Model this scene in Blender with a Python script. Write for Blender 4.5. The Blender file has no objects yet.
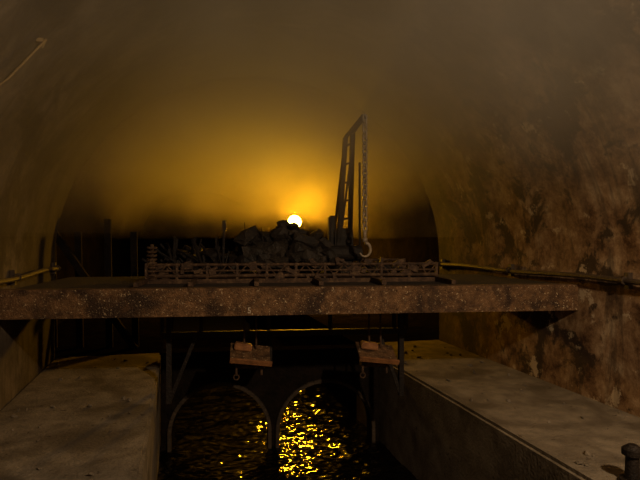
import bpy, bmesh, math, random
from mathutils import Vector, Matrix, noise
random.seed(4)
SC=bpy.context.scene
# ---------------- helpers ----------------
class MB:
    def __init__(s): s.bm=bmesh.new()
    def box(s,c,size,rot=None,mi=0,bev=0.0):
        r=bmesh.ops.create_cube(s.bm,size=1.0)
        vs=r['verts']
        M=Matrix.Translation(Vector(c))@((rot.to_4x4()) if rot else Matrix.Identity(4))@Matrix.Diagonal((size[0],size[1],size[2],1))
        bmesh.ops.transform(s.bm,matrix=M,verts=vs)
        fs=set(f for v in vs for f in v.link_faces)
        for f in fs: f.material_index=mi
        if bev>0:
            es=list(set(e for v in vs for e in v.link_edges))
            r2=bmesh.ops.bevel(s.bm,geom=es,offset=bev,segments=2,affect='EDGES')
            for f in r2['faces']: f.material_index=mi
    def rod(s,a,b,r,mi=0,seg=10,r2=None):
        a=Vector(a);b=Vector(b);d=b-a
        res=bmesh.ops.create_cone(s.bm,cap_ends=True,segments=seg,radius1=r,radius2=r if r2 is None else r2,depth=d.length)
        q=Vector((0,0,1)).rotation_difference(d.normalized()).to_matrix().to_4x4()
        bmesh.ops.transform(s.bm,matrix=Matrix.Translation((a+b)/2)@q,verts=res['verts'])
        for v in res['verts']:
            for f in v.link_faces: f.material_index=mi
    def bar(s,a,b,w,h,mi=0):
        a=Vector(a);b=Vector(b);d=b-a
        up=Vector((0,0,1)) if abs(d.normalized().z)<.95 else Vector((0,1,0))
        y=d.normalized();x=y.cross(up).normalized();z=x.cross(y)
        R=Matrix((x,y,z)).transposed()
        s.box((a+b)/2,(w,d.length,h),R,mi)
    def path(s,pts,r,mi=0,seg=8):
        for i in range(len(pts)-1): s.rod(pts[i],pts[i+1],r,mi,seg)
    def rock(s,c,rad,mi=0,seed=0,sub=2,clamp=.75):
        res=bmesh.ops.create_icosphere(s.bm,subdivisions=sub,radius=1)
        sc=Vector((random.uniform(.8,1.4),random.uniform(.8,1.2),random.uniform(.45,.9)))
        rot=Matrix.Rotation(random.uniform(0,6),3,'Z')@Matrix.Rotation(random.uniform(-1.0,1.0),3,'X')@Matrix.Rotation(random.uniform(-.6,.6),3,'Y')
        for v in res['verts']:
            p=v.co.copy()
            n=noise.noise(p*1.3+Vector((seed*3.1,seed,0)))*.5+noise.noise(p*3.5+Vector((0,seed*2,0)))*.18
            p=p*(1+n)
            p=Vector((max(-clamp,min(clamp+.05,p.x)),max(-clamp-.05,min(clamp,p.y)),max(-clamp+.1,min(clamp-.05,p.z))))
            p=Vector((p.x*sc.x,p.y*sc.y,p.z*sc.z))
            v.co=rot@p*rad+Vector(c)
        for v in res['verts']:
            for f in v.link_faces: f.material_index=mi
    def torus(s,c,R,r,rot,sx=1,sy=1,mi=0,a0=0,a1=2*math.pi,n=14,m=6,rend=None):
        full=abs(a1-a0-2*math.pi)<1e-4
        rings=[]
        cnt=n if full else n+1
        for i in range(cnt):
            t=a0+(a1-a0)*i/n
            rr=r if rend is None else r+(rend-r)*i/n
            ring=[]
            for j in range(m):
                p=2*math.pi*j/m
                x=(R*sx+rr*math.cos(p))*math.cos(t);y=(R*sy+rr*math.cos(p))*math.sin(t);z=rr*math.sin(p)
                ring.append(s.bm.verts.new(rot@Vector((x,y,z))+Vector(c)))
            rings.append(ring)
        for i in range(n):
            A=rings[i];B=rings[(i+1)%cnt]
            for j in range(m):
                f=s.bm.faces.new((A[j],A[(j+1)%m],B[(j+1)%m],B[j]));f.material_index=mi
        if not full:
            s.bm.faces.new(rings[0]);s.bm.faces.new(rings[-1])
    def obj(s,name,mats,smooth=False,parent=None):
        bmesh.ops.recalc_face_normals(s.bm,faces=s.bm.faces)
        me=bpy.data.meshes.new(name);s.bm.to_mesh(me);s.bm.free()
        for m in mats: me.materials.append(m)
        o=bpy.data.objects.new(name,me);SC.collection.objects.link(o)
        if smooth:
            for p in me.polygons: p.use_smooth=True
        if parent: o.parent=parent
        return o
def empty(name,loc=(0,0,0)):
    e=bpy.data.objects.new(name,None);SC.collection.objects.link(e);e.location=loc;return e

def mat(name,cols,scale=3,rough=.85,bump=.3,bscale=20,metal=0,spec=.3,stain=None,stain_scale=1.2,stretch=(1,1,1),spots=None):
    m=bpy.data.materials.new(name);m.use_nodes=True
    nt=m.node_tree;N=nt.nodes;L=nt.links;b=N['Principled BSDF']
    tc=N.new('ShaderNodeTexCoord');mp=N.new('ShaderNodeMapping');mp.inputs['Scale'].default_value=stretch
    L.new(tc.outputs['Object'],mp.inputs[0])
    n=N.new('ShaderNodeTexNoise');n.inputs['Scale'].default_value=scale;n.inputs['Detail'].default_value=9;n.inputs['Roughness'].default_value=.62
    L.new(mp.outputs[0],n.inputs['Vector'])
    r=N.new('ShaderNodeValToRGB');L.new(n.outputs['Fac'],r.inputs[0])
    e=r.color_ramp.elements
    e[0].position=.3;e[0].color=(*cols[0],1);e[1].position=.7;e[1].color=(*cols[-1],1)
    for i,c in enumerate(cols[1:-1]):
        q=e.new(.3+.4*(i+1)/(len(cols)-1));q.color=(*c,1)
    out=r.outputs[0]
    if stain:
        n2=N.new('ShaderNodeTexNoise');n2.inputs['Scale'].default_value=stain_scale;n2.inputs['Detail'].default_value=6;n2.inputs['Distortion'].default_value=.6
        L.new(mp.outputs[0],n2.inputs['Vector'])
        r2=N.new('ShaderNodeValToRGB');r2.color_ramp.elements[0].position=.46;r2.color_ramp.elements[1].position=.62
        L.new(n2.outputs['Fac'],r2.inputs[0])
        mx=N.new('ShaderNodeMixRGB');L.new(r2.outputs[0],mx.inputs[0]);L.new(out,mx.inputs[1]);mx.inputs[2].default_value=(*stain,1)
        out=mx.outputs[0]
    if spots:
        n3=N.new('ShaderNodeTexNoise');n3.inputs['Scale'].default_value=spots[1];n3.inputs['Detail'].default_value=8;n3.inputs['Roughness'].default_value=.7
        L.new(tc.outputs['Object'],n3.inputs['Vector'])
        r3=N.new('ShaderNodeValToRGB');r3.color_ramp.elements[0].position=spots[2];r3.color_ramp.elements[1].position=spots[2]+.05
        L.new(n3.outputs['Fac'],r3.inputs[0])
        mx=N.new('ShaderNodeMixRGB');L.new(r3.outputs[0],mx.inputs[0]);L.new(out,mx.inputs[1]);mx.inputs[2].default_value=(*spots[0],1)
        out=mx.outputs[0]
    L.new(out,b.inputs['Base Color'])
    b.inputs['Roughness'].default_value=rough;b.inputs['Metallic'].default_value=metal
    b.inputs['Specular IOR Level'].default_value=spec
    nb=N.new('ShaderNodeTexNoise');nb.inputs['Scale'].default_value=bscale;nb.inputs['Detail'].default_value=8
    L.new(tc.outputs['Object'],nb.inputs['Vector'])
    bp=N.new('ShaderNodeBump');bp.inputs['Strength'].default_value=bump;bp.inputs['Distance'].default_value=.05
    L.new(nb.outputs['Fac'],bp.inputs['Height']);L.new(bp.outputs[0],b.inputs['Normal'])
    return m

def lining():
    m=bpy.data.materials.new('tunnel_lining');m.use_nodes=True
    nt=m.node_tree;N=nt.nodes;L=nt.links;b=N['Principled BSDF']
    tc=N.new('ShaderNodeTexCoord');V=tc.outputs['Object']
    def nz(sc,det=8,ro=.6,dist=0,vec=V):
        n=N.new('ShaderNodeTexNoise');n.inputs['Scale'].default_value=sc;n.inputs['Detail'].default_value=det;n.inputs['Roughness'].default_value=ro;n.inputs['Distortion'].default_value=dist
        L.new(vec,n.inputs['Vector']);return n.outputs['Fac']
    def ramp(f,stops):
        r=N.new('ShaderNodeValToRGB');e=r.color_ramp.elements
        e[0].position=stops[0][0];e[0].color=(*stops[0][1],1);e[1].position=stops[-1][0];e[1].color=(*stops[-1][1],1)
        for p,c in stops[1:-1]: q=e.new(p);q.color=(*c,1)
        L.new(f,r.inputs[0]);return r.outputs[0]
    def mix(f,a,c):
        x=N.new('ShaderNodeMixRGB');L.new(f,x.inputs[0])
        for k,v in((1,a),(2,c)):
            if isinstance(v,tuple): x.inputs[k].default_value=(*v,1)
            else: L.new(v,x.inputs[k])
        return x.outputs[0]
    def mth(op,a,c):
        x=N.new('ShaderNodeMath');x.operation=op
        for k,v in enumerate((a,c)):
            if isinstance(v,(int,float)): x.inputs[k].default_value=v
            else: L.new(v,x.inputs[k])
        return x.outputs[0]
    plain=ramp(nz(1.6,10,.7),[(.34,(.035,.025,.017)),(.5,(.08,.06,.040)),(.66,(.14,.107,.072))])
    plain=mix(ramp(nz(.9,9,.7,.5),[(.48,(0,0,0)),(.56,(.8,.8,.8))]),plain,(.030,.021,.014))
    st=ramp(nz(3.4,12,.75),[(.37,(.055,.025,.011)),(.46,(.15,.082,.038)),(.54,(.24,.145,.072)),(.65,(.38,.27,.155))])
    st=mix(ramp(nz(1.35,12,.70,.4),[(.51,(0,0,0)),(.56,(.92,.92,.92))]),st,(.028,.017,.010))
    st=mix(ramp(nz(2.0,10,.72),[(.585,(0,0,0)),(.62,(.85,.85,.85))]),st,(.48,.37,.23))
    sp=N.new('ShaderNodeSeparateXYZ');L.new(V,sp.inputs[0])
    h=mth('ADD',mth('MULTIPLY',sp.outputs[2],.55),mth('MULTIPLY',nz(.9,6),1.6))
    h=mth('SUBTRACT',3.5,h);h=mth('MULTIPLY',h,2.2)
    rt=mth('MULTIPLY',mth('SUBTRACT',sp.outputs[0],1.2),2.0)
    mask=mth('MINIMUM',h,rt);
    cl=N.new('ShaderNodeClamp');L.new(mask,cl.inputs[0])
    col=mix(cl.outputs[0],plain,st)
    mp=N.new('ShaderNodeMapping');mp.inputs['Scale'].default_value=(.35,2.6,.35);L.new(V,mp.inputs[0])
    dr=ramp(nz(1.3,8,.66,.5,mp.outputs[0]),[(.54,(0,0,0)),(.62,(.6,.6,.6))])
    col=mix(dr,col,(.030,.021,.014))
    shade_y=mth('ADD',sp.outputs[1],mth('MULTIPLY',nz(1.1,7,.65),3.0))
    mr=N.new('ShaderNodeMapRange');L.new(shade_y,mr.inputs[0]);mr.inputs[1].default_value=8.0;mr.inputs[2].default_value=10.0;mr.inputs[4].default_value=.85
    col=mix(mr.outputs[0],col,(.015,.010,.007))  # lining fades to near black toward the portal: dark falloff painted into colour
    L.new(col,b.inputs['Base Color']);b.inputs['Roughness'].default_value=.85;b.inputs['Specular IOR Level'].default_value=.15
    bp=N.new('ShaderNodeBump');bp.inputs['Strength'].default_value=.4;bp.inputs['Distance'].default_value=.03
    wv=N.new('ShaderNodeTexWave');wv.bands_direction='Y';wv.inputs['Scale'].default_value=.33;wv.inputs['Distortion'].default_value=1.2;wv.inputs['Detail'].default_value=3
    L.new(V,wv.inputs[0])
    L.new(mth('ADD',nz(6,9,.65),mth('MULTIPLY',wv.outputs['Fac'],1.0)),bp.inputs['Height']);L.new(bp.outputs[0],b.inputs['Normal'])
    return m
M_lin=lining()
M_darkrock=mat('shade_black_rock',[(.003,.0025,.002),(.008,.006,.0045)],2.2,1.0,.8,5,spec=0)  # rock coloured near black, putting the far section's shade into its colour
M_conc=mat('ledge_concrete',[(.095,.075,.052),(.155,.125,.088),(.215,.175,.125)],4,.9,.4,35,spec=.15,stain=(.08,.062,.042),stain_scale=1.6,spots=((.05,.037,.025),9,.61))
M_rust=mat('rusty_steel',[(.042,.020,.008),(.11,.055,.021),(.19,.10,.042)],14,.7,.5,60,metal=.1,stain=(.03,.014,.006),stain_scale=3,spots=((.45,.33,.19),42,.59))
M_dark=mat('sooty_steel',[(.007,.005,.004),(.018,.012,.008)],12,.6,.3,50,metal=.3)
M_mast=mat('mast_steel',[(.006,.0045,.003),(.020,.013,.008)],12,.7,.3,50,metal=.1)
M_rail=mat('truss_rust',[(.02,.011,.006),(.055,.028,.013),(.13,.075,.035)],16,.7,.3,60,metal=.1)
M_orange=mat('red_lead_plate',[(.12,.05,.018),(.30,.13,.045)],14,.7,.2,40,metal=.1)
M_yel=mat('conduit_paint',[(.16,.10,.035),(.26,.16,.055)],10,.6,.2,40,metal=.1)
M_chain=mat('chain_steel',[(.16,.12,.075),(.32,.24,.16)],20,.45,.2,60,metal=.3)
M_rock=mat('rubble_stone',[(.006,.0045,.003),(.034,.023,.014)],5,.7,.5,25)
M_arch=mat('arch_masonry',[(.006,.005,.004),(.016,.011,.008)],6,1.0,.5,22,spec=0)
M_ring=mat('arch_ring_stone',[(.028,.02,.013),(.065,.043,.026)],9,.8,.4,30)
M_pipe=mat('wall_pipe_paint',[(.025,.016,.010),(.06,.04,.025)],12,.6,.2,40,metal=.1)
M_wood=mat('old_timber',[(.012,.008,.005),(.032,.021,.013)],6,.85,.4,30)
M_shore=mat('blackened_timber',[(.007,.005,.0035),(.018,.012,.008)],6,.95,.4,30,spec=.05)
M_white=mat('stencil_paint',[(.40,.33,.24),(.5,.42,.32)],20,.7,.1,30)
M_bed=mat('channel_bed_mud',[(.01,.008,.005),(.02,.015,.01)],5,.9,.3,20)
M_water=bpy.data.materials.new('black_water');M_water.use_nodes=True
b=M_water.node_tree.nodes['Principled BSDF']
b.inputs['Base Color'].default_value=(.0015,.001,.0008,1);b.inputs['Roughness'].default_value=.09;b.inputs['IOR'].default_value=1.33
def emis(name,col,st):
    m=bpy.data.materials.new(name);m.use_nodes=True
    b=m.node_tree.nodes['Principled BSDF'];b.inputs['Base Color'].default_value=(0.8,.6,.3,1)
    b.inputs['Emission Color'].default_value=(*col,1);b.inputs['Emission Strength'].default_value=st;return m
M_lamp=emis('sodium_lamp_glow',(1,.45,.012),650)

# ---------------- shell ----------------
HW=3.03;SP=2.6;RISE=2.9;Y0=-4;YM=8.8;Y1=34;LZ=1.22;CH=1.54
def vaultpt(t,hw=HW,ri=RISE): return (hw*math.cos(t),SP+ri*math.sin(t))
def extr(name,prof,mt,ys,smooth=True,rough=0):
    bm=bmesh.new();rows=[]
    for y in ys:
        row=[]
        for x,z in prof:
            p=Vector((x,y,z))
            if rough:
                k=1+rough*noise.noise(p*.9)+rough*.5*noise.noise(p*2.3)
                p=Vector((x*k,y,z if z<1 else z+rough*2*noise.noise(p*.8)))
            row.append(bm.verts.new(p))
        rows.append(row)
    for i in range(len(rows)-1):
        for j in range(len(prof)-1):
            bm.faces.new((rows[i][j],rows[i][j+1],rows[i+1][j+1],rows[i+1][j]))
    me=bpy.data.meshes.new(name);bm.to_mesh(me);bm.free();me.materials.append(mt)
    for p in me.polygons:p.use_smooth=smooth
    o=bpy.data.objects.new(name,me);SC.collection.objects.link(o)
    return o
ys=[Y0+i*(YM-Y0)/20 for i in range(21)]
t1=.42
prof=[(HW,-.6),(HW,1.0),(HW,SP)]+[vaultpt(t1*i/6) for i in range(1,7)]
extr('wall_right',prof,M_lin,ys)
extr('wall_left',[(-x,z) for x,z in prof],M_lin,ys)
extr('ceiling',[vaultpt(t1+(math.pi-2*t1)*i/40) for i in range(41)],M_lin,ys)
HW2=3.6;ys2=[YM+i*(Y1-YM)/50 for i in range(51)]
prof2=[(HW2,-.6+i*.4) for i in range(8)]+[vaultpt(math.pi*i/40,HW2,3.2) for i in range(0,41)]+[(-HW2,2.2-i*.4) for i in range(8)]
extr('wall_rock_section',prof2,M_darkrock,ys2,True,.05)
bm=bmesh.new();a=[(HW,-.6),(HW,SP)]+[vaultpt(math.pi*i/40) for i in range(1,40)]+[(-HW,SP),(-HW,-.6)]
c_=[(4.3,-.6),(4.3,SP)]+[vaultpt(math.pi*i/40,4.3,4.0) for i in range(1,40)]+[(-4.3,SP),(-4.3,-.6)]
A=[bm.verts.new((x,YM,z)) for x,z in a];B=[bm.verts.new((x,YM,z)) for x,z in c_]
for i in range(len(A)-1): bm.faces.new((A[i],A[i+1],B[i+1],B[i]))
me=bpy.data.meshes.new('wall_portal_step');bm.to_mesh(me);bm.free();me.materials.append(M_darkrock)
SC.collection.objects.link(bpy.data.objects.new('wall_portal_step',me))
mb=MB();mb.box((0,Y1+.15,2.6),(8.6,.3,7.4));mb.obj('wall_back',[M_darkrock])
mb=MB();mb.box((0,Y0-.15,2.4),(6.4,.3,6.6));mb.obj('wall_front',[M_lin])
mb=MB();mb.box((0,(Y0+Y1)/2,-.75),(8.2,Y1-Y0,.3));mb.obj('floor',[M_bed])
for sx in(-1,1):
    mb=MB();mb.box((sx*(CH+HW)/2,(Y0+YM)/2,(LZ-.6)/2),(HW-CH,YM-Y0,LZ+.6),bev=.03)
    for i in range(40):
        x=sx*random.uniform(CH+.1,HW-.1);y=random.uniform(2.5,8.5)
        mb.rock((x,y,LZ+.008),random.uniform(.012,.035),0,i,1)
    mb.obj('concrete_ledge',[M_conc])
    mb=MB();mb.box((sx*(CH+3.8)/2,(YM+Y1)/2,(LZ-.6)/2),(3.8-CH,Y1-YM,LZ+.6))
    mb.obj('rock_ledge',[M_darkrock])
bm=bmesh.new();nx=150;ny=1000;wy0=4.0;wy1=18
g=[]
for j in range(ny+1):
    y=wy0+(wy1-wy0)*j/ny;row=[]
    for i in range(nx+1):
        x=-CH+2*CH*i/nx
        z=.038*noise.noise(Vector((x*1.2,y*2.6,0)))+.024*noise.noise(Vector((x*3.8,y*6.4,3)))+.0095*noise.noise(Vector((x*11,y*18,7)))+.004*noise.noise(Vector((x*24,y*38,9)))
        row.append(bm.verts.new((x,y,z)))
    g.append(row)
for j in range(ny):
    for i in range(nx): bm.faces.new((g[j][i],g[j][i+1],g[j+1][i+1],g[j+1][i]))
me=bpy.data.meshes.new('canal_water');bm.to_mesh(me);bm.free();me.materials.append(M_water)
for p in me.polygons:p.use_smooth=True
SC.collection.objects.link(bpy.data.objects.new('canal_water',me))

# ---------------- cross girder ----------------
SK=math.radians(-7)
R7=Matrix.Rotation(SK,3,'Z')
def Lp(x,y,z,v0):
    p=R7@Vector((x,y,0));return Vector((p.x,p.y+v0,z))
B0=5.73
mb=MB()
mb.box(Lp(0,0,2.285,B0),(6.10,.025,.27),R7,0)
mb.box(Lp(0,.07,2.415,B0),(6.10,.17,.022),R7,0)
mb.box(Lp(0,.07,2.15,B0),(6.10,.17,.022),R7,0)
for i in range(34):
    x=-2.95+i*.179
    for z in(2.385,2.185):
        p=Lp(x,-.012,z,B0);mb.rod(p,p+R7@Vector((0,-.012,0)),.011,0,8)
for x in(-2.4,-.9,.7,2.3): mb.box(Lp(x,.07,2.285,B0),(.02,.15,.25),R7,0)
girder=mb.obj('riveted_steel_girder',[M_rust])
cu=bpy.data.curves.new('stencil_digit','FONT');cu.body='5';cu.size=.085;cu.extrude=.002
cu.materials.append(M_white)
o=bpy.data.objects.new('stencil_digit',cu);SC.collection.objects.link(o)
o.location=Lp(-.60,-.015,2.165,B0);o.rotation_euler=(math.pi/2,0,SK);o.parent=girder

# ---------------- wall pipes ----------------
for sx in(-1,1):
    mb=MB();xx=sx*(HW-.07)
    pts=[(xx,2+i*.45,2.52+.012*math.sin(i*1.1)) for i in range(16)]
    mb.path(pts,.028,0,10)
    for i in range(4):
        y=2.6+i*2.0
        mb.box((sx*(HW-.03),y,2.52),(.05,.06,.16));mb.torus((xx,y,2.52),.034,.01,Matrix.Rotation(math.pi/2,3,'X'))
    mb.obj('wall_pipe',[M_pipe],False)
mb=MB();mb.path([(-2.30,4.70,4.40),(-2.265,4.68,4.46),(-2.52,4.64,4.13),(-2.60,4.64,4.06)],.008,0,8)
mb.box((-2.31,4.68,4.45),(.05,.03,.03));mb.obj('conduit_bracket',[M_yel])

# ---------------- service platform ----------------
P0=6.55
plat=empty('service_platform')
mb=MB()
xl,xr=-1.66,1.80
for yy in(0,1.45):
    for z,r in((2.63,.018),(2.56,.012),(2.50,.022)): mb.rod(Lp(xl,yy,z,P0),Lp(xr,yy,z,P0),r,0,8)
    mb.bar(Lp(xl,yy,2.44,P0),Lp(xr,yy,2.44,P0),.06,.05)
    n=30
    for i in range(n+1):
        x=xl+(xr-xl)*i/n
        if i%3==0: mb.bar(Lp(x,yy,2.42,P0),Lp(x,yy,2.65,P0),.03,.03)
        if i<n:
            x2=xl+(xr-xl)*(i+1)/n
            a,b_=(2.50,2.63) if i%2 else (2.63,2.50)
            mb.rod(Lp(x,yy,a,P0),Lp(x2,yy,b_,P0),.008,0,6)
for i in range(46):
    x=random.uniform(xl+.05,xr-.05);w=random.uniform(.02,.14)
    mb.box(Lp(x,-.02+random.uniform(-.01,.06),random.uniform(2.47,2.68),P0),(w,.05,random.uniform(.02,.09)),R7@Matrix.Rotation(random.uniform(-.6,.6),3,'Y'))
for xx in(xl,-1.1,-.4,.3,1.0,xr): mb.bar(Lp(xx,-.60,2.45,P0),Lp(xx,1.45,2.45,P0),.05,.045)
mb.obj('lattice_frame',[M_rail],parent=plat)
mb=MB()
for i in range(8):
    mb.box(Lp((xl+xr)/2,.1+i*.18,2.485,P0),(3.40,.16,.03),R7,0)
for i in range(10):  # wall-to-wall planks added behind the girder to widen the shadow it casts
    mb.box(Lp(0,.25+i*.2,2.395,B0),(6.0,.185,.04),R7,0)
mb.obj('deck_and_shadow_planks',[M_wood],parent=plat)
mb=MB()
mb.box(Lp(0,1.32,2.25,P0),(6.0,.10,.25),R7,0)
mb.bar(Lp(-1.5,.1,1.80,P0),Lp(1.45,.1,1.80,P0),.07,.07)
mb.bar(Lp(-1.5,.1,2.20,P0),Lp(1.45,.1,2.20,P0),.05,.06)
for xx in(-1.5,-1.05,-.25,.5,1.3,1.45): mb.bar(Lp(xx,.12,1.8,P0),Lp(xx,.12,2.40,P0),.04,.04)
for xx in(-1.42,1.38): mb.bar(Lp(xx,.1,1.0,P0),Lp(xx,.1,2.40,P0),.06,.06)
mb.bar(Lp(-1.42,.1,1.0,P0),Lp(-1.1,.1,1.8,P0),.04,.04)
mb.bar(Lp(1.38,.1,1.0,P0),Lp(1.1,.1,1.8,P0),.04,.04)
mb.box(Lp(-.45,.5,1.55,P0),(.5,.4,.35),R7,0)
mb.rod(Lp(-.45,.5,1.7,P0),Lp(-.45,.5,2.4,P0),.03)
pts=[Lp(-.6+1.4*i/16,.05,2.02+.14*math.sin(math.pi*i/16),P0) for i in range(17)]
mb.path(pts,.018)
mb.obj('undercarriage',[M_dark],parent=plat)
for k,(cx,cz) in enumerate(((-.47,1.55),(1.02,1.53))):
    mb=MB()
    for dx in(-.07,.07): mb.rod(Lp(cx+dx,-.05,cz+.1,P0),Lp(cx+dx,-.02,2.40,P0),.012,0,8)
    Rr=R7@Matrix.Rotation(math.radians(24),3,'X')@Matrix.Rotation(math.radians(8),3,'Y')
    mb.box(Lp(cx,-.1,cz+.06,P0),(.46,.30,.02),Rr,1)
    mb.box(Lp(cx+.01,-.24,cz-.02,P0),(.48,.03,.05),Rr,2)
    mb.box(Lp(cx-.08,-.08,cz+.13,P0),(.20,.12,.08),R7@Matrix.Rotation(.15,3,'Y'),2,.01)
    mb.box(Lp(cx,0,cz-.08,P0),(.34,.16,.10),R7,0)
    for dx in(-.16,.13): mb.rod(Lp(cx+dx,-.1,cz-.2,P0),Lp(cx+dx,-.1,cz,P0),.014,0,8)
    mb.torus(Lp(cx-.16,-.1,cz-.22,P0),.03,.008,R7@Matrix.Rotation(math.pi/2,3,'X'))
    mb.obj('hanging_bracket_%d'%(k+1),[M_rail,M_rust,M_orange],parent=plat)

# ---------------- rubble heap on platform ----------------
mb=MB();D=2.50
def hh(x,yy):
    e=max(0,1-abs((x-.0)/.74)**3.2)
    return .60*e*max(0,1-abs((yy-.8)/.62)**2.5)*(1+.15*math.sin(x*9+1))
for i in range(170):
    x=-.68+1.34*random.random();yy=.28+random.random()*1.0
    h=hh(x,yy);r=random.uniform(.06,.19)
    z=D+r*.5+max(0,h-r*.9)*random.uniform(.45,1)
    mb.rock(Lp(x,yy,z,P0),r,0,i,2 if i%3 else 1,.68)
for (x,yy,z,r) in((.1,.8,2.68,.34),(-.25,.8,2.68,.32),(.4,.8,2.66,.30),(.0,.75,2.82,.24),(-.5,.8,2.6,.2)): mb.rock(Lp(x,yy,z,P0),r,0,int(r*100),3)
mb.rock(Lp(-.50,.6,2.94,P0),.20,0,77,1,.9)
mb.rock(Lp(-.22,.7,2.95,P0),.16,0,79,1,.9)
mb.rock(Lp(.36,.7,2.94,P0),.16,0,81,1,.9)
mb.rock(Lp(-.02,.7,2.97,P0),.14,0,83,1,.9)
# splintered sticks in the heap
for i in range(14):
    x=random.uniform(-.6,.55);a=Lp(x,random.uniform(.4,1.1),2.85,P0)
    d=Vector((random.uniform(-1,1),random.uniform(-.4,.4),random.uniform(.3,.9))).normalized()
    mb.rod(a,a+d*random.uniform(.15,.32),.010,0,6,.004)
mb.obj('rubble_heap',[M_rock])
mb=MB()
for i in range(70):
    x=random.uniform(-1.5,-.80);yy=random.uniform(.3,1.2);a=Lp(x,yy,2.5,P0)
    l=random.uniform(.2,.5);d=Vector((random.uniform(-1,.3),random.uniform(-.5,.5),random.uniform(.2,1.1))).normalized()
    mb.rod(a,a+d*l,random.uniform(.008,.022),0,7)
for i in range(45):
    mb.rock(Lp(random.uniform(-1.45,-.82),random.uniform(.4,1.2),2.55+.22*random.random(),P0),random.uniform(.06,.13),0,i+60,2)
mb.obj('scrap_pile',[M_dark])
mb=MB()
for i in range(30):
    x=random.uniform(1.15,1.65);yy=random.uniform(.3,1.2);a=Lp(x,yy,2.5,P0)
    l=random.uniform(.08,.2);d=Vector((random.uniform(-1,1),random.uniform(-.5,.5),random.uniform(.05,.5))).normalized()
    mb.rod(a,a+d*l,random.uniform(.007,.02),0,7)
mb.obj('scrap_pile',[M_dark])
mb=MB();mb.rod(Lp(-.82,.6,2.5,P0),Lp(-.80,.6,3.17,P0),.018,0,8);mb.box(Lp(-.80,.6,3.1,P0),(.05,.04,.14),R7,0);mb.box(Lp(-.82,.6,2.51,P0),(.12,.12,.02),R7);mb.obj('marker_post',[M_dark])
mb=MB()
for i in range(9): mb.torus(Lp(-1.60,.02,2.47+i*.045,P0),.05,.012,Matrix.Rotation(.12,3,'X'))
mb.rod(Lp(-1.60,.02,2.44,P0),Lp(-1.60,.02,2.87,P0),.02)
mb.obj('coil_spring',[M_rail])

# ---------------- timber shoring at the change of section (left) ----------------
mb=MB();yb=9.3;sx=-1
xs_=[-v for v in(1.95,2.35,2.8,3.2)]
for i,x in enumerate(xs_):
    mb.bar((x,yb+.1*i,LZ),(x-.03,yb+.1*i,3.05+.2*(i%2)),.10,.10)
mb.bar((xs_[0]+.1,yb-.08,2.2),(xs_[-1]-.1,yb+.2,2.25),.10,.12)
mb.bar((xs_[0],yb-.1,LZ),(xs_[-1],yb+.1,3.1),.08,.10)
mb.obj('timber_shoring',[M_shore])

# ---------------- crane ----------------
crane=empty('derrick_crane')
mb=MB()
bL=Lp(.66,.62,2.5,P0);bR=Lp(.82,.62,2.5,P0);tL=Lp(.71,.25,4.20,P0);tR=Lp(.80,.25,4.26,P0)
for a,b_ in((bL,tL),(bR,tR)): mb.bar(a,b_,.055,.05)
n=7
for i in range(n):
    g2=(i+1)/(n+.5)
    mb.bar(bL.lerp(tL,g2),bR.lerp(tR,g2),.02,.025)
mb.bar(bL.lerp(tL,.1),bR.lerp(tR,.9),.025,.02)
mb.box(Lp(.76,.62,2.53,P0),(.5,.36,.06),R7)
mb.box(Lp(.74,.66,2.80,P0),(.24,.3,.55),R7,0,.02)
mb.box(Lp(.60,.66,3.04,P0),(.10,.16,.40),R7,0,.02)
mb.rod(Lp(.54,.5,2.75,P0),Lp(.96,.5,2.75,P0),.10,0,18)
mb.rod(Lp(.96,.6,2.5,P0),Lp(.90,.30,3.9,P0),.014)
mb.bar(Lp(.62,1.0,2.5,P0),tL,.03,.03)
mb.bar(tL,Lp(.87,.0,4.40,P0),.03,.04);mb.bar(tR,Lp(.89,.0,4.40,P0),.03,.04)
mb.rod(Lp(.86,.01,4.39,P0),Lp(.92,.01,4.39,P0),.05,0,18)
mb.obj('mast',[M_mast],parent=crane)
mb=MB()
cx,cy=.895,-.055;z=4.38;k=0
while z>3.0:
    rot=R7@Matrix.Rotation(math.pi/2*(k%2)+.5,3,'Z')@Matrix.Rotation(math.pi/2,3,'X')
    mb.torus(Lp(cx,cy,z,P0),.038,.012,rot,.75,1.25,0,n=12,m=6)
    z-=.066;k+=1
hook_z=z
mb.rod(Lp(cx,cy,hook_z+.05,P0),Lp(cx,cy,hook_z-.07,P0),.022)
mb.rod(Lp(cx,cy,hook_z-.05,P0),Lp(cx,cy,hook_z-.10,P0),.034)
RH=R7@Matrix.Rotation(math.pi/2,3,'X')
mb.torus(Lp(cx,cy,hook_z-.19,P0),.075,.024,RH,.9,1.1,0,a0=math.pi*.5,a1=-math.pi*.85,n=18,m=8,rend=.010)
mb.obj('chain_and_hook',[M_chain],True,parent=crane)

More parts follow.
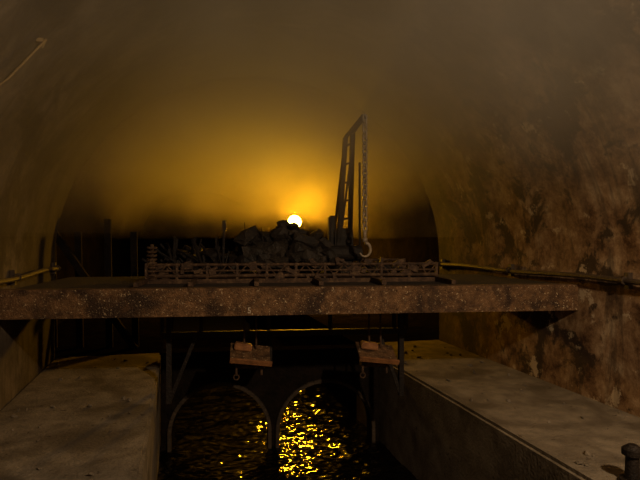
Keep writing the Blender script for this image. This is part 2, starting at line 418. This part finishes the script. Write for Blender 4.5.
# ---------------- twin arch culvert ----------------
A0=7.85
def arch_wall():
    T=.30;top=1.36
    cxs=(-.73,.76);rad=.66;zs=.22;rise=.66
    half=1.53/math.cos(SK)
    N_=24
    bm=bmesh.new()
    def wz(x):
        for c in cxs:
            if abs(x-c)<rad: return zs+rise*math.sqrt(max(0,1-((x-c)/rad)**2))
        return -.5
    xs=[-half,half]
    for c in cxs:
        xs+= [c-rad*math.cos(math.pi*i/N_) for i in range(N_+1)]
        xs+= [c-rad-1e-4,c+rad+1e-4]
    xs=sorted(xs)
    for i in range(len(xs)-1):
        a,b_=xs[i],xs[i+1];za,zb=wz(a),wz(b_)
        if wz((a+b_)/2)>0: za=max(za,zs);zb=max(zb,zs)
        else: za=zb=-.5
        q=[]
        for yy in(0,T):
            q.append([bm.verts.new(Lp(a,yy,za,A0)),bm.verts.new(Lp(b_,yy,zb,A0)),bm.verts.new(Lp(b_,yy,top,A0)),bm.verts.new(Lp(a,yy,top,A0))])
        bm.faces.new(q[0]);bm.faces.new(q[1][::-1])
        bm.faces.new((q[0][0],q[1][0],q[1][1],q[0][1]));bm.faces.new((q[0][3],q[0][2],q[1][2],q[1][3]))
    for c in cxs:
        for s in(-1,1):
            x=c+s*rad
            bm.faces.new([bm.verts.new(Lp(x,0,-.5,A0)),bm.verts.new(Lp(x,T,-.5,A0)),bm.verts.new(Lp(x,T,zs,A0)),bm.verts.new(Lp(x,0,zs,A0))])
    me=bpy.data.meshes.new('twin_arch_culvert');bm.to_mesh(me);bm.free();me.materials.append(M_arch)
    o=bpy.data.objects.new('twin_arch_culvert',me);SC.collection.objects.link(o)
    mb=MB()
    for c in cxs:
        for i in range(19):
            t=math.pi*(i+.5)/19
            rr=rad+.03
            R=R7@Matrix.Rotation(-(t-math.pi/2),3,'Y')
            mb.box(Lp(c+rr*math.cos(t),-.02,zs+rr*math.sin(t),A0),(.112,.06,.05),R,0,.006)
        for s in(-1,1):
            mb.box(Lp(c+s*(rad+.03),-.02,-.1,A0),(.05,.06,.64),R7,0,.006)
    mb.obj('arch_rings',[M_ring],parent=o)
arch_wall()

# ---------------- bollard on right ledge ----------------
mb=MB();c=Vector((1.80,3.27,0))
mb.rod(c+Vector((0,0,LZ)),c+Vector((0,0,LZ+.03)),.085,0,20)
mb.rod(c+Vector((0,0,LZ+.03)),c+Vector((0,0,LZ+.2)),.05,0,20,.045)
mb.rod(c+Vector((0,0,LZ+.2)),c+Vector((0,0,LZ+.24)),.07,0,20)
mb.rod(c+Vector((0,0,LZ+.24)),c+Vector((0,0,LZ+.27)),.07,0,20,.03)
mb.obj('mooring_bollard',[M_dark])

# ---------------- sodium work lamp on a stand ----------------
lp=Vector((1.50,13.7,3.37))
root=empty('work_lamp')
mb=MB();bmesh.ops.create_uvsphere(mb.bm,u_segments=20,v_segments=12,radius=.165,matrix=Matrix.Translation(lp))
mb.obj('bulb',[M_lamp],True,parent=root)
mb=MB();base=Vector((1.75,13.8,LZ))
mb.rod(base,Vector((1.75,13.8,3.05)),.03);mb.rod(Vector((1.75,13.8,3.05)),lp+Vector((0,0,-.17)),.02);mb.rod(base,base+Vector((0,0,.03)),.2,0,20)
mb.rod(lp+Vector((0,0,-.23)),lp+Vector((0,0,-.15)),.06,0,14)
mb.obj('stand',[M_dark],parent=root)

# ---------------- smoke layer hanging under vault ----------------
zb=2.95
bm=bmesh.new()
def sec(y,hw,ri):
    tb=math.asin((zb-SP)/ri);out=[]
    for i in range(25):
        t=tb+(math.pi-2*tb)*i/24;x,z=vaultpt(t,hw,ri);out.append(bm.verts.new((x,y,max(zb,z))))
    return out
S=[sec(2.0,3.0,2.86),sec(8.75,3.0,2.86),sec(8.85,3.3,3.0),sec(24,3.3,3.0)]
n=25
for k in range(3):
    A,B=S[k],S[k+1]
    for i in range(n): bm.faces.new((A[i],A[(i+1)%n],B[(i+1)%n],B[i]))
bm.faces.new(S[0]);bm.faces.new(S[-1][::-1])
bmesh.ops.recalc_face_normals(bm,faces=bm.faces)
me=bpy.data.meshes.new('smoke_layer');bm.to_mesh(me);bm.free()
M_sm=bpy.data.materials.new('smoke');M_sm.use_nodes=True;nt=M_sm.node_tree;nt.nodes.clear();N=nt.nodes;L=nt.links
o_=N.new('ShaderNodeOutputMaterial');vs=N.new('ShaderNodeVolumeScatter')
tc=N.new('ShaderNodeTexCoord');sp=N.new('ShaderNodeSeparateXYZ');L.new(tc.outputs['Object'],sp.inputs[0])
mr=N.new('ShaderNodeMapRange');mr.interpolation_type='SMOOTHSTEP'
mr.inputs[1].default_value=3.1;mr.inputs[2].default_value=4.8;mr.inputs[3].default_value=.0;mr.inputs[4].default_value=.25
nz=N.new('ShaderNodeTexNoise');nz.inputs['Scale'].default_value=.8;nz.inputs['Detail'].default_value=4
L.new(tc.outputs['Object'],nz.inputs['Vector'])
ad=N.new('ShaderNodeMath');ad.operation='MULTIPLY_ADD';ad.inputs[1].default_value=3.2;L.new(nz.outputs['Fac'],ad.inputs[0]);
sb=N.new('ShaderNodeMath');sb.operation='SUBTRACT';L.new(sp.outputs[2],sb.inputs[0]);sb.inputs[1].default_value=1.65
L.new(sb.outputs[0],ad.inputs[2]);L.new(ad.outputs[0],mr.inputs[0])
L.new(mr.outputs[0],vs.inputs['Density'])
vs.inputs['Color'].default_value=(.84,.72,.58,1);vs.inputs['Anisotropy'].default_value=.35
L.new(vs.outputs[0],o_.inputs['Volume'])
me.materials.append(M_sm);SC.collection.objects.link(bpy.data.objects.new('smoke_layer',me))

# ---------------- lights ----------------
l=bpy.data.lights.new('tunnel_lamp','POINT');l.energy=860;l.color=(1,.73,.46);l.shadow_soft_size=.08
o=bpy.data.objects.new('tunnel_lamp',l);SC.collection.objects.link(o);o.location=(1.2,-.2,4.9)

w=bpy.data.worlds.new('World');SC.world=w;w.use_nodes=True
w.node_tree.nodes['Background'].inputs[0].default_value=(.02,.013,.008,1);w.node_tree.nodes['Background'].inputs[1].default_value=.1

# ---------------- camera ----------------
cd=bpy.data.cameras.new('camera');cd.lens=36*560/640;cd.sensor_width=36
cam=bpy.data.objects.new('camera',cd);SC.collection.objects.link(cam)
cam.location=(-1.27,0,2.92);cam.rotation_euler=(math.pi/2,0,-math.atan(.25))
SC.camera=cam
SC.view_settings.view_transform='Standard'
